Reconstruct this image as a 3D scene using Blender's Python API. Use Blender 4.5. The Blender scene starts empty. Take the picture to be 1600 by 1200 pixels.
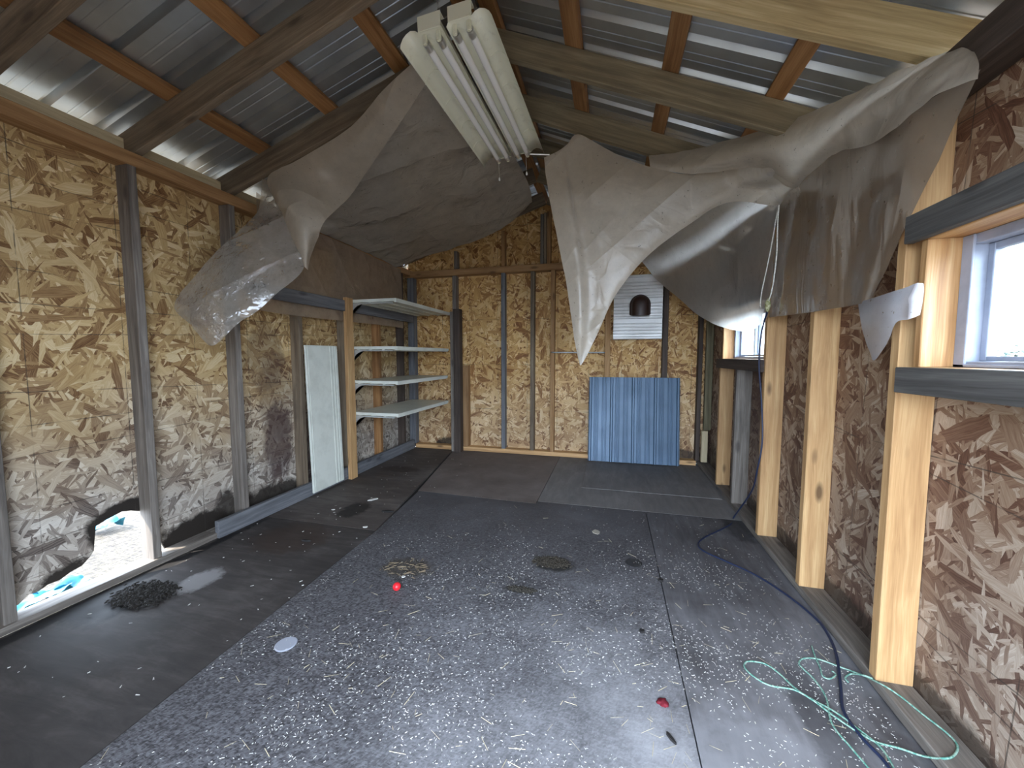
import bpy, bmesh, math, random
from mathutils import Vector, Matrix, noise
R = random.Random(7)
sc = bpy.context.scene
COL = sc.collection
PI = math.pi

# ------------------------------------------------------------------ camera
CAM = Vector((0, 0, 1.3)); F = 600.0
VX, VY = 956.0, 557.0                      # where the shed's long axis vanishes
_y = Vector((VX-800, VY-600, F)).normalized()
_z = Vector((0, -1, _y.y/_y.z)).normalized()
_x = _z.cross(_y)
if _x.x < 0: _x = -_x
# rows of RW: world axes expressed in camera (right, down, forward)
def ray(u, v):
    d = Vector((u-800, v-600, F))
    return Vector((_x.dot(d), _y.dot(d), _z.dot(d)))
def at(u, v, x=None, y=None, z=None):
    d = ray(u, v)
    if x is not None: t = (x-CAM.x)/d.x
    elif y is not None: t = (y-CAM.y)/d.y
    else: t = (z-CAM.z)/d.z
    return CAM + d*t
cd = bpy.data.cameras.new('camera'); cam = bpy.data.objects.new('camera', cd); COL.objects.link(cam)
cd.sensor_width = 36; cd.lens = F/1600*36; cd.clip_start = 0.02; cd.clip_end = 200
rt = Vector((_x.x, _y.x, _z.x)); dn = Vector((_x.y, _y.y, _z.y)); fw = Vector((_x.z, _y.z, _z.z))
M = Matrix((( rt.x, -dn.x, -fw.x, CAM.x), (rt.y, -dn.y, -fw.y, CAM.y), (rt.z, -dn.z, -fw.z, CAM.z), (0, 0, 0, 1)))
cam.matrix_world = M
sc.camera = cam

# ------------------------------------------------------------------ light
sc.view_settings.view_transform = 'Standard'; sc.view_settings.look = 'None'
sc.view_settings.exposure = 2.55; sc.view_settings.gamma = 1.0
w = bpy.data.worlds.new('sky'); sc.world = w; w.use_nodes = True
wn = w.node_tree.nodes; wn['Background'].inputs[0].default_value = (0.69, 0.82, 1.0, 1)
wn['Background'].inputs[1].default_value = 3.2
def sun(rot, e, col, ang):
    l = bpy.data.lights.new('sun', 'SUN'); l.energy = e; l.color = col; l.angle = ang
    o = bpy.data.objects.new('sun', l); o.rotation_euler = rot; COL.objects.link(o)
sun((math.radians(28), math.radians(-33), 0), 2.6, (1.0, 0.93, 0.82), 0.02)
def portal(loc, rot, sx, sy):
    l = bpy.data.lights.new('daylight_portal', 'AREA'); l.shape = 'RECTANGLE'; l.size = sx; l.size_y = sy
    l.cycles.is_portal = True
    o = bpy.data.objects.new('daylight_portal', l); o.location = loc; o.rotation_euler = rot; COL.objects.link(o)

# ------------------------------------------------------------------ helpers
def tag(o, label=None, cat=None, group=None, kind=None):
    if label: o['label'] = label
    if cat: o['category'] = cat
    if group: o['group'] = group
    if kind: o['kind'] = kind
    return o
def link(name, bm, mat, parent=None, loc=None, smooth=False, mw=None):
    me = bpy.data.meshes.new(name); bmesh.ops.recalc_face_normals(bm, faces=bm.faces[:]) if not smooth == 'open' else None
    bm.to_mesh(me); bm.free()
    if smooth:
        for p in me.polygons: p.use_smooth = True
    me.materials.append(mat)
    o = bpy.data.objects.new(name, me); COL.objects.link(o)
    if mw is not None: o.matrix_world = mw
    if loc is not None: o.location = loc
    if parent is not None: o.parent = parent
    return o
def empty(name, loc=(0, 0, 0), rot=(0, 0, 0)):
    o = bpy.data.objects.new(name, None); o.location = loc; o.rotation_euler = rot; o.empty_display_size = .1
    COL.objects.link(o); return o
def box(bm, x0, x1, y0, y1, z0, z1):
    vs = [bm.verts.new((x, y, z)) for x in (x0, x1) for y in (y0, y1) for z in (z0, z1)]
    for q in ((0, 1, 3, 2), (4, 6, 7, 5), (0, 4, 5, 1), (2, 3, 7, 6), (0, 2, 6, 4), (1, 5, 7, 3)):
        bm.faces.new([vs[i] for i in q])
    return vs
def bevel(bm, w, seg=1):
    bmesh.ops.bevel(bm, geom=bm.edges[:], offset=w, segments=seg, affect='EDGES', clamp_overlap=True)
def board_bm(L, W, T, seed=0, warp=.002, bev=.003):
    """a sawn board along local X, slightly bowed, eased edges"""
    bm = bmesh.new(); n = max(2, int(L/.25))
    rr = random.Random(seed); a, b = rr.uniform(-1, 1)*warp, rr.uniform(-1, 1)*warp
    rings = []
    e = min(bev, W*.2, T*.2)
    prof = [(-W/2+e, -T/2), (W/2-e, -T/2), (W/2, -T/2+e), (W/2, T/2-e), (W/2-e, T/2), (-W/2+e, T/2), (-W/2, T/2-e), (-W/2, -T/2+e)]
    for i in range(n+1):
        x = -L/2+L*i/n; s = math.sin(PI*i/n)
        rings.append([bm.verts.new((x, py+a*s, pz+b*s)) for py, pz in prof])
    for i in range(n):
        for k in range(8):
            bm.faces.new((rings[i][k], rings[i][(k+1) % 8], rings[i+1][(k+1) % 8], rings[i+1][k]))
    bm.faces.new(rings[0][::-1]); bm.faces.new(rings[-1])
    return bm
_seed = [0]
def lumber(name, b, mat, parent=None, warp=.002, **t):
    """b = x0,x1,y0,y1,z0,z1 in the shed; the longest side is the board's length"""
    _seed[0] += 1
    x0, x1, y0, y1, z0, z1 = b
    c = Vector(((x0+x1)/2, (y0+y1)/2, (z0+z1)/2)); d = (x1-x0, y1-y0, z1-z0)
    k = max(range(3), key=lambda i: d[i])
    if k == 0: L, W, T, m = d[0], d[1], d[2], Matrix.Identity(3)
    elif k == 1: L, W, T, m = d[1], d[0], d[2], Matrix(((0, -1, 0), (1, 0, 0), (0, 0, 1)))
    else: L, W, T, m = d[2], d[0], d[1], Matrix(((0, 1, 0), (0, 0, 1), (1, 0, 0)))
    o = link(name, board_bm(L, W, T, _seed[0], warp), mat, parent)
    o.matrix_world = Matrix.Translation(c) @ m.to_4x4()
    return tag(o, **t)
def slope_board(name, p0, p1, W, T, mat, up=(0, 0, 1), **t):
    """board between two points; T is its height in the plane of up, W across"""
    _seed[0] += 1
    p0, p1 = Vector(p0), Vector(p1); X = (p1-p0).normalized(); Y = Vector(up).cross(X).normalized(); Z = X.cross(Y)
    m = Matrix((X, Y, Z)).transposed().to_4x4()
    o = link(name, board_bm((p1-p0).length, W, T, _seed[0], .002), mat)
    o.matrix_world = Matrix.Translation((p0+p1)/2) @ m
    return tag(o, **t)
def cr(p, t):
    n = len(p)-1; i = min(int(t*n), n-1); f = t*n-i
    a, b, c, d = p[max(i-1, 0)], p[i], p[i+1], p[min(i+2, n)]
    return 0.5*((2*b)+(c-a)*f+(2*a-5*b+4*c-d)*f*f+(3*b-a-3*c+d)*f**3)
def tube_bm(pts, r, seg=8, sm=6, bm=None, cap=True):
    pts = [Vector(p) for p in pts]
    N = (len(pts)-1)*sm
    path = [cr(pts, i/N) for i in range(N+1)] if sm > 1 else pts
    bm = bm or bmesh.new(); rings = []; prev = None
    for i, p in enumerate(path):
        d = (path[min(i+1, len(path)-1)]-path[max(i-1, 0)])
        d = d.normalized() if d.length > 1e-9 else Vector((0, 0, 1))
        if prev is None: prev = d.orthogonal().normalized()
        n = (prev-d*prev.dot(d)).normalized(); prev = n; b = d.cross(n)
        rings.append([bm.verts.new(p+n*math.cos(2*PI*k/seg)*r+b*math.sin(2*PI*k/seg)*r) for k in range(seg)])
    for a, b in zip(rings, rings[1:]):
        for k in range(seg): bm.faces.new((a[k], a[(k+1) % seg], b[(k+1) % seg], b[k]))
    if cap: bm.faces.new(rings[0][::-1]); bm.faces.new(rings[-1])
    return bm
def lathe_bm(prof, seg=24, bm=None, off=(0, 0, 0), axis='z'):
    bm = bm or bmesh.new(); rings = []
    for r, h in prof:
        ring = []
        for k in range(seg):
            a = 2*PI*k/seg; v = (r*math.cos(a), r*math.sin(a), h)
            if axis == 'y': v = (v[0], v[2], v[1])
            ring.append(bm.verts.new((v[0]+off[0], v[1]+off[1], v[2]+off[2])))
        rings.append(ring)
    for a, b in zip(rings, rings[1:]):
        for k in range(seg): bm.faces.new((a[k], a[(k+1) % seg], b[(k+1) % seg], b[k]))
    bm.faces.new(rings[0][::-1]); bm.faces.new(rings[-1])
    return bm
def prism(bm, pts, z0, z1):
    a = [bm.verts.new((x, y, z0)) for x, y in pts]; b = [bm.verts.new((x, y, z1)) for x, y in pts]
    bm.faces.new(a[::-1]); bm.faces.new(b); n = len(pts)
    for i in range(n): bm.faces.new((a[i], a[(i+1) % n], b[(i+1) % n], b[i]))

# ------------------------------------------------------------------ materials
class NT:
    def __init__(s, name):
        s.m = bpy.data.materials.new(name); s.m.use_nodes = True; s.t = s.m.node_tree; s.n = s.t.nodes
        s.b = s.n['Principled BSDF']; s.out = s.n['Material Output']
    def new(s, ty, **k):
        n = s.n.new(ty)
        for a, v in k.items(): setattr(n, a, v)
        return n
    def put(s, sock, v):
        if isinstance(v, bpy.types.NodeSocket): s.t.links.new(v, sock)
        elif v is not None: sock.default_value = v
    def math(s, op, a, b=None, c=None, clamp=False):
        n = s.new('ShaderNodeMath', operation=op, use_clamp=clamp)
        s.put(n.inputs[0], a); s.put(n.inputs[1], b); s.put(n.inputs[2], c); return n.outputs[0]
    def vmath(s, op, a, b=None):
        n = s.new('ShaderNodeVectorMath', operation=op); s.put(n.inputs[0], a); s.put(n.inputs[1], b); return n.outputs[0]
    def mapping(s, v, sc_=(1, 1, 1), rot=(0, 0, 0), loc=(0, 0, 0)):
        n = s.new('ShaderNodeMapping'); s.put(n.inputs[0], v); s.put(n.inputs[1], loc); s.put(n.inputs[2], rot); s.put(n.inputs[3], sc_)
        return n.outputs[0]
    def noise(s, v, scale, detail=3, rough=.55, dist=0, out=0):
        n = s.new('ShaderNodeTexNoise'); s.put(n.inputs['Vector'], v); n.inputs['Scale'].default_value = scale
        n.inputs['Detail'].default_value = detail; n.inputs['Roughness'].default_value = rough; n.inputs['Distortion'].default_value = dist
        return n.outputs[out]
    def voro(s, v, scale=1, feat='F1', out='Color', rnd=1, dims='3D'):
        n = s.new('ShaderNodeTexVoronoi', feature=feat, voronoi_dimensions=dims); s.put(n.inputs['Vector'], v)
        n.inputs['Scale'].default_value = scale; n.inputs['Randomness'].default_value = rnd; return n.outputs[out]
    def ramp(s, f, stops, interp='LINEAR'):
        n = s.new('ShaderNodeValToRGB'); e = n.color_ramp.elements; n.color_ramp.interpolation = interp
        while len(e) < len(stops): e.new(.5)
        for i, (p, c) in enumerate(stops):
            e[i].position = p; e[i].color = (*c, 1) if len(c) == 3 else c
        s.put(n.inputs[0], f); return n.outputs[0]
    def mix(s, f, a, b, mode='MIX'):
        n = s.new('ShaderNodeMix', data_type='RGBA', blend_type=mode)
        s.put(n.inputs[0], f)
        for k, v in ((6, a), (7, b)):
            if isinstance(v, tuple) and len(v) == 3: v = (*v, 1)
            s.put(n.inputs[k], v)
        return n.outputs[2]
    def mapr(s, v, a, b, c=0, d=1):
        n = s.new('ShaderNodeMapRange'); s.put(n.inputs[0], v)
        for i, q in enumerate((a, b, c, d)): n.inputs[i+1].default_value = q
        return n.outputs[0]
    def bump(s, h, strength=.3, dist=.01, nrm=None):
        n = s.new('ShaderNodeBump'); n.inputs['Strength'].default_value = strength; n.inputs['Distance'].default_value = dist
        s.put(n.inputs['Height'], h); s.put(n.inputs['Normal'], nrm); return n.outputs[0]
    def obj(s): return s.new('ShaderNodeTexCoord').outputs['Object']
    def pos(s): return s.new('ShaderNodeNewGeometry').outputs['Position']
    def rnd(s): return s.new('ShaderNodeObjectInfo').outputs['Random']
    def base(s, col, rough=.7, metal=0, nrm=None, spec=None):
        if isinstance(col, tuple) and len(col) == 3: col = (*col, 1)
        s.put(s.b.inputs['Base Color'], col); s.put(s.b.inputs['Roughness'], rough); s.put(s.b.inputs['Metallic'], metal)
        s.put(s.b.inputs['Normal'], nrm)
        if spec is not None: s.b.inputs['Specular IOR Level'].default_value = spec
        return s.m
def flat(name, col, rough=.6, metal=0): return NT(name).base(col, rough, metal)

def wood(name, c0, c1, c2, dirt=.4, dirtc=(.05, .045, .04), rough=.75, knots=.6):
    N = NT(name); o = N.obj(); r = N.rnd()
    off = N.new('ShaderNodeCombineXYZ'); N.put(off.inputs[0], N.math('MULTIPLY', r, 37.)); N.put(off.inputs[1], N.math('MULTIPLY', r, 11.)); N.put(off.inputs[2], N.math('MULTIPLY', r, 23.))
    v = N.vmath('ADD', o, off.outputs[0])
    warp = N.noise(N.mapping(v, (1.6, 5, 5)), 1, 2, .5, 0, 1)
    vw = N.vmath('ADD', v, N.vmath('MULTIPLY', N.vmath('SUBTRACT', warp, (.5, .5, .5)), (0, .05, .05)))
    g = N.noise(N.mapping(vw, (1.2, 34, 34)), 1, 4, .6)
    f = N.noise(N.mapping(vw, (5, 240, 240)), 1, 2, .5)
    val = N.math('ADD', N.math('MULTIPLY', g, .75), N.math('MULTIPLY', f, .25))
    col = N.ramp(val, [(.3, c0), (.5, c1), (.68, c2)])
    # knots
    kd = N.voro(N.mapping(v, (2.4, 7, 7)), 1, 'F1', 'Distance', 1)
    km = N.mapr(kd, .16, .07)
    col = N.mix(N.math('MULTIPLY', km, knots), col, tuple(x*.35 for x in c0))
    big = N.noise(N.mapping(v, (1.3, 4, 4)), 1.7, 4, .6)
    col = N.mix(N.math('MULTIPLY', N.mapr(big, .5, .72), dirt), col, dirtc)
    tone = N.mapr(r, 0, 1, .82, 1.12)
    col = N.mix(1, col, N.math('MULTIPLY', tone, 1.), 'MULTIPLY')
    return N.base(col, rough, 0, N.bump(val, .35, .004))
PINE = wood('new_pine_wood', (.36, .19, .075), (.54, .32, .14), (.70, .47, .23), .25, (.26, .14, .06), .6, .9)
JAMBW = wood('orange_jamb_wood', (.30, .13, .04), (.55, .30, .12), (.72, .48, .24), .3, (.2, .09, .03), .5, 1.)
YELL = wood('yellow_pine_wood', (.34, .24, .11), (.54, .41, .21), (.70, .57, .33), .25, (.14, .10, .05))
GREY = wood('weathered_grey_wood', (.095, .079, .067), (.19, .163, .138), (.32, .285, .245), .35, (.04, .035, .03))
RAFT = wood('aged_rafter_wood', (.105, .074, .048), (.205, .154, .103), (.31, .245, .168), .5, (.05, .042, .032))
TANR = wood('tan_rafter_wood', (.13, .10, .06), (.22, .175, .105), (.32, .26, .165), .4, (.08, .06, .04))
ORNG = wood('orange_brown_batten_wood', (.19, .08, .025), (.35, .17, .06), (.48, .26, .105), .4, (.07, .03, .015))
OAKY = wood('amber_stud_wood', (.22, .11, .04), (.36, .20, .085), (.46, .29, .14), .3, (.1, .05, .02))
CHAR = wood('charcoal_wood', (.042, .038, .034), (.088, .083, .077), (.15, .142, .13), .3, (.02, .02, .02))
DARK = wood('dark_brown_wood', (.03, .02, .015), (.06, .042, .032), (.10, .075, .06), .3, (.02, .015, .012))
SLATE = wood('blue_grey_wood', (.085, .088, .098), (.155, .16, .172), (.235, .24, .25), .35, (.035, .035, .04))
MOSS = wood('mossy_green_wood', (.06, .05, .027), (.125, .108, .06), (.215, .19, .115), .3, (.03, .03, .012))
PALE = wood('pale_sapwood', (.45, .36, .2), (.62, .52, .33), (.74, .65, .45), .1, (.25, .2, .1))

def osb(name, axes, stops, rot_base=0., grey=.0, lines=True, dark=None, seed=0., amp=1., fs=1.):
    """oriented strand board: overlapping layers of stretched cells, top-most flake wins"""
    N = NT(name); p = N.pos(); sep = N.new('ShaderNodeSeparateXYZ'); N.put(sep.inputs[0], p)
    U = sep.outputs[axes[0]]; V = sep.outputs[axes[1]]
    cmb = N.new('ShaderNodeCombineXYZ'); N.put(cmb.inputs[0], U); N.put(cmb.inputs[1], V); N.put(cmb.inputs[2], 0.)
    uv0 = cmb.outputs[0]
    wob = N.vmath('MULTIPLY', N.vmath('SUBTRACT', N.noise(uv0, 5, 3, .6, 0, 1), (.5, .5, .5)), (.03, .03, 0))
    uv = N.vmath('ADD', uv0, wob)
    best = None; val = None; vec = None
    lay = [(8, .15, .040), (63, .17, .046), (121, .13, .034), (155, .18, .050), (38, .11, .028), (95, .19, .042), (-20, .12, .032), (25, .09, .013), (140, .10, .016), (80, .07, .012)]
    lay = [(a, l*fs, w_*fs) for a, l, w_ in lay]
    for i, (a, l, wd) in enumerate(lay):
        m = N.new('ShaderNodeMapping', vector_type='TEXTURE'); N.put(m.inputs[0], uv)
        m.inputs[1].default_value = (seed+i*1.37, i*2.11, 0); m.inputs[2].default_value = (0, 0, math.radians(a+rot_base)); m.inputs[3].default_value = (l, wd, 1)
        c = N.voro(m.outputs[0], 1, 'F1', 'Color', 1, '2D')
        s3 = N.new('ShaderNodeSeparateColor'); N.put(s3.inputs[0], c)
        if best is None: best, val, vec = s3.outputs[0], s3.outputs[1], m.outputs[0]
        else:
            gt = N.math('GREATER_THAN', s3.outputs[0], best)
            best = N.math('MAXIMUM', s3.outputs[0], best)
            mx = N.new('ShaderNodeMix', data_type='FLOAT'); N.put(mx.inputs[0], gt); N.put(mx.inputs[2], val); N.put(mx.inputs[3], s3.outputs[1]); val = mx.outputs[0]
            mv = N.new('ShaderNodeMix', data_type='VECTOR'); N.put(mv.inputs[0], gt); N.put(mv.inputs[4], vec); N.put(mv.inputs[5], m.outputs[0]); vec = mv.outputs[1]
    grain = N.noise(N.mapping(vec, (1.2, 8, 1)), 1, 5, .75)
    v2 = N.math('ADD', N.math('MULTIPLY', val, .66), N.math('MULTIPLY', N.mapr(grain, .3, .7), .34))
    v2 = N.math('ADD', .5, N.math('MULTIPLY', N.math('SUBTRACT', v2, .5), amp))
    col = N.ramp(v2, stops)
    # broad uneven darker mottling across the board
    big = N.noise(uv0, 1.6, 4, .6)
    col = N.mix(N.math('MULTIPLY', N.mapr(big, .35, .75), .35), col, tuple(x*.45 for x in stops[1][1]))
    if grey:
        zz = N.math('ADD', sep.outputs[2], N.math('MULTIPLY', N.math('SUBTRACT', big, .5), 1.1))
        gm = N.mapr(zz, 1.25, .35, 0, grey)
        bw = N.new('ShaderNodeRGBToBW'); N.put(bw.inputs[0], col)
        gc = N.mix(.5, N.mix(1, (.92, .90, .88), bw.outputs[0], 'MULTIPLY'), N.mix(1, (1.08, 1.04, 1.0), bw.outputs[0], 'MULTIPLY'))
        col = N.mix(gm, col, gc)
    if dark:
        for (cu, cv, ru, rv, st, dc) in dark:
            du = N.math('DIVIDE', N.math('SUBTRACT', U, cu), ru); dv = N.math('DIVIDE', N.math('SUBTRACT', V, cv), rv)
            d2 = N.math('ADD', N.math('MULTIPLY', du, du), N.math('MULTIPLY', dv, dv))
            d2 = N.math('ADD', d2, N.math('MULTIPLY', N.math('SUBTRACT', N.noise(uv0, 9, 6, .7), .5), 1.9))
            col = N.mix(N.mapr(d2, 1.1, .6, 0, st), col, dc)
    if lines:
        for (src, per, ph, drift) in lines:
            s_ = U if src == 0 else V; o_ = V if src == 0 else U
            k = N.math('ADD', N.math('MULTIPLY', N.math('ADD', s_, N.math('MULTIPLY', o_, drift)), 1/per), ph)
            k = N.math('ADD', k, N.math('MULTIPLY', N.math('SUBTRACT', N.noise(uv0, 1.2, 1), .5), .012))
            fr = N.math('ABSOLUTE', N.math('SUBTRACT', N.math('FRACT', k), .5))
            brk = N.mapr(N.noise(uv0, 6, 3, .7), .38, .55)
            col = N.mix(N.math('MULTIPLY', N.math('MULTIPLY', N.math('LESS_THAN', fr, .0022/per), .72), brk), col, (.035, .03, .025))
    h = N.math('ADD', best, N.math('MULTIPLY', grain, .35))
    return N.base(col, .62, 0, N.bump(h, .45, .004), .35)
S_GOLD = [(.0, (.10, .04, .016)), (.12, (.22, .11, .04)), (.28, (.38, .23, .10)), (.5, (.54, .36, .155)), (.75, (.69, .50, .25)), (1, (.88, .73, .46))]
S_ORNG = [(.0, (.16, .06, .018)), (.12, (.30, .13, .038)), (.28, (.50, .27, .09)), (.55, (.68, .41, .15)), (.8, (.80, .54, .24)), (1, (.88, .66, .36))]
S_PINK = [(.0, (.05, .018, .01)), (.2, (.14, .06, .033)), (.42, (.24, .135, .078)), (.62, (.36, .24, .15)), (.82, (.48, .36, .25)), (1, (.66, .54, .42))]
ROT = (.022, .017, .013); PURP = (.055, .03, .03)
OSB_L = osb('strand_board_left', (1, 2), S_GOLD, 35, .75, [(0, .405, .42, 0.), (1, .61, .60, .03), (1, .61, .98, -.02), (1, .61, .29, -.05)],
            [(1.40, .10, .20, .10, 1, ROT), (1.50, .30, .09, .12, 1, ROT), (1.62, .38, .13, .06, 1, ROT), (2.0, .06, .28, .13, 1, ROT), (2.22, .1, .10, .2, .9, ROT), (2.65, .08, .35, .14, .95, ROT),
             (2.72, .55, .16, .38, .75, PURP), (2.62, 1.3, .2, .3, .45, PURP), (2.72, .95, .2, .4, .35, PURP), (3.1, .3, .2, .5, .7, PURP)], 3., 1.2)
OSB_R = osb('strand_board_right', (1, 2), S_PINK, 60, .35, [(0, .405, .1, .06), (1, .61, .35, -.1), (1, .61, .85, .04)],
            [(4.3, .1, .8, .25, .6, ROT), (2.9, .05, 2.0, .1, .8, ROT), (3.3, 1.0, .4, .7, .5, PURP)], 9., 1.1)
OSB_B = osb('strand_board_back', (0, 2), S_ORNG, 20, .25, [(0, .405, .2, 0.), (1, .61, .55, 0.)],
            [(-2.2, .06, .25, .1, .9, ROT), (.9, .05, .3, .12, .8, ROT)], 17., 1.35)

def floor_mat(name, c0, c1, c2, speck=0., streak=(1.5, 14), stains=(), blotch=.5, speckc=(.30, .29, .28), door_light=0.):
    N = NT(name); p = N.pos()
    n1 = N.noise(p, 2.2, 6, .65); n2 = N.noise(N.mapping(p, (streak[0], streak[1], 1)), 1.6, 5, .7, .6)
    v = N.math('ADD', N.math('MULTIPLY', n1, blotch), N.math('MULTIPLY', n2, 1-blotch))
    col = N.ramp(v, [(.3, c0), (.5, c1), (.7, c2)])
    sep = N.new('ShaderNodeSeparateXYZ'); N.put(sep.inputs[0], p)
    if speck:
        q = N.mapping(p, (1, 1, 1), (0, 0, .6))
        a = N.voro(N.mapping(q, (230, 95, 1)), 1, 'F1', 'Color', 1, '2D'); s3 = N.new('ShaderNodeSeparateColor'); N.put(s3.inputs[0], a)
        b = N.voro(N.mapping(p, (85, 200, 1), (0, 0, 1.1)), 1, 'F1', 'Color', 1, '2D'); s4 = N.new('ShaderNodeSeparateColor'); N.put(s4.inputs[0], b)
        f = N.math('MULTIPLY', N.math('ADD', s3.outputs[0], s4.outputs[1]), .5)
        near = N.mapr(N.math('ADD', sep.outputs[1], N.math('MULTIPLY', n1, 1.2)), 4.0, 2.6)
        col = N.mix(N.math('MULTIPLY', N.mapr(f, .42, .95), N.math('MULTIPLY', near, speck)), col, speckc)
        col = N.mix(N.math('MULTIPLY', N.mapr(f, .45, .1), N.math('MULTIPLY', near, .75)), col, (.018, .017, .018))
    if door_light:  # doorway light put into the floor colour, paler toward the near right
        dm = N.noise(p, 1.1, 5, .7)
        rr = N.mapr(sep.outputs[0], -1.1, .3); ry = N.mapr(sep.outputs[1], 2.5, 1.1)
        col = N.mix(N.math('MULTIPLY', N.math('MULTIPLY', N.mapr(dm, .35, .65), door_light), N.math('MULTIPLY', rr, ry)), col, (.50, .50, .52))
    for (sx, sy, rx, ry, st, dc) in stains:
        du = N.math('DIVIDE', N.math('SUBTRACT', sep.outputs[0], sx), rx); dv = N.math('DIVIDE', N.math('SUBTRACT', sep.outputs[1], sy), ry)
        d2 = N.math('ADD', N.math('ADD', N.math('MULTIPLY', du, du), N.math('MULTIPLY', dv, dv)), N.math('MULTIPLY', N.math('SUBTRACT', N.noise(p, 14, 5, .7), .5), 2.))
        col = N.mix(N.mapr(d2, 1.1, .5, 0, st), col, dc)
    return N.base(col, N.mapr(n1, .3, .7, .6, .85), 0, N.bump(N.math('ADD', v, 0.), .4, .004), .3)
BLK = (.012, .011, .011)
FL_L = floor_mat('dark_plywood_floor', (.022, .019, .018), (.055, .048, .045), (.12, .107, .10), 0, (2, 10), [(-2.55, 1.35, .2, .2, 1, BLK), (-2.66, 1.3, .05, 1.2, 1, BLK), (-2.1, 2.75, .12, .18, .8, BLK), (-2.3, 1.62, .1, .14, .8, (.28, .27, .27)), (-2.2, 2.2, .3, .25, .6, (.05, .032, .024))], .6)
FL_B = floor_mat('brown_plywood_floor', (.05, .041, .037), (.095, .08, .073), (.17, .15, .138), 0, (2, 10), [(-2.1, 2.75, .12, .18, .8, BLK), (-2.35, 3.9, .25, .12, .6, (.035, .025, .02))], .6)
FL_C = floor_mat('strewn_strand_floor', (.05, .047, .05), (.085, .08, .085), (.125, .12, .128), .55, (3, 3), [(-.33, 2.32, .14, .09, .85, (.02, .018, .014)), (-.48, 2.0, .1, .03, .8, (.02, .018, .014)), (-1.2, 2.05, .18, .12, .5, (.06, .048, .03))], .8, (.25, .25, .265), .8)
FL_R = floor_mat('grimy_plywood_floor', (.05, .047, .048), (.10, .095, .1), (.17, .165, .175), 0, (12, 2.0), [(.5, 1.2, .3, .3, .35, (.34, .34, .36)), (.75, 1.5, .08, .35, .5, (.025, .022, .025)), (.95, 3.2, .1, .3, .6, BLK)], .45, door_light=.7)
FL_D = floor_mat('brown_back_floor', (.10, .082, .074), (.165, .138, .126), (.23, .20, .185), 0, (3, 3), [], .7)
FL_E = floor_mat('grey_back_floor', (.12, .112, .11), (.18, .17, .165), (.25, .235, .23), 0, (9, 2), [], .5)

def metal_mat(name, col, rough, metal, var=.12, spangle=True):
    N = NT(name); p = N.pos(); n = N.noise(p, 3, 4, .6); sp = N.voro(p, 60, 'F1', 'Distance')
    c = N.mix(N.mapr(n, .3, .7, 0, .6), col, tuple(x*.62 for x in col))
    return N.base(c, N.mapr(n, .3, .7, rough, rough+var), metal)
ZINC = metal_mat('galvanised_steel', (.60, .64, .67), .32, .88)
VENTM = metal_mat('dull_white_steel', (.88, .89, .88), .4, .25)
BLUE = metal_mat('blue_painted_steel', (.10, .17, .26), .4, .15)
WHITE = NT('off_white_melamine'); _o = WHITE.obj(); WHITE = WHITE.base(WHITE.mix(WHITE.mapr(WHITE.noise(_o, 5, 5, .65), .45, .75, 0, .5), (.74, .76, .68), (.42, .43, .37)), .35)
ENAM = NT('cream_enamel'); _o = ENAM.obj(); ENAM = ENAM.base(ENAM.mix(ENAM.mapr(ENAM.noise(_o, 12, 5, .7), .55, .8, 0, .5), (.86, .86, .70), (.42, .40, .28)), .3)
TUBE = flat('frosted_tube_glass', (.97, .97, .95), .12); CAPM = flat('aluminium_cap', (.7, .7, .68), .3, .9)
SHELFG = metal_mat('grey_shelf_bracket_steel', (.55, .57, .55), .4, .4)
HOOD = flat('brown_plastic_hood', (.045, .022, .016), .38)
VINYL = NT('backlit_vinyl_frame'); VINYL = VINYL.base(VINYL.mix(VINYL.mapr(VINYL.noise(VINYL.pos(), 8, 4), .4, .7), (.36, .39, .47), (.24, .27, .33)), .4)  # white vinyl, with its backlit blue-grey shade put into the colour
def glass():
    N = NT('window_glass'); tr = N.new('ShaderNodeBsdfTransparent'); gl = N.new('ShaderNodeBsdfGlossy'); gl.inputs['Roughness'].default_value = .02
    tr.inputs[0].default_value = (.94, .97, .98, 1)
    lw = N.new('ShaderNodeLayerWeight'); lw.inputs[0].default_value = .5; mx = N.new('ShaderNodeMixShader'); N.put(mx.inputs[0], N.math('ADD', .03, N.math('MULTIPLY', N.math('POWER', lw.outputs[1], 4.), .4))); N.put(mx.inputs[1], tr.outputs[0]); N.put(mx.inputs[2], gl.outputs[0])
    N.put(N.out.inputs[0], mx.outputs[0]); return N.m
GLASS = glass()
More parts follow.
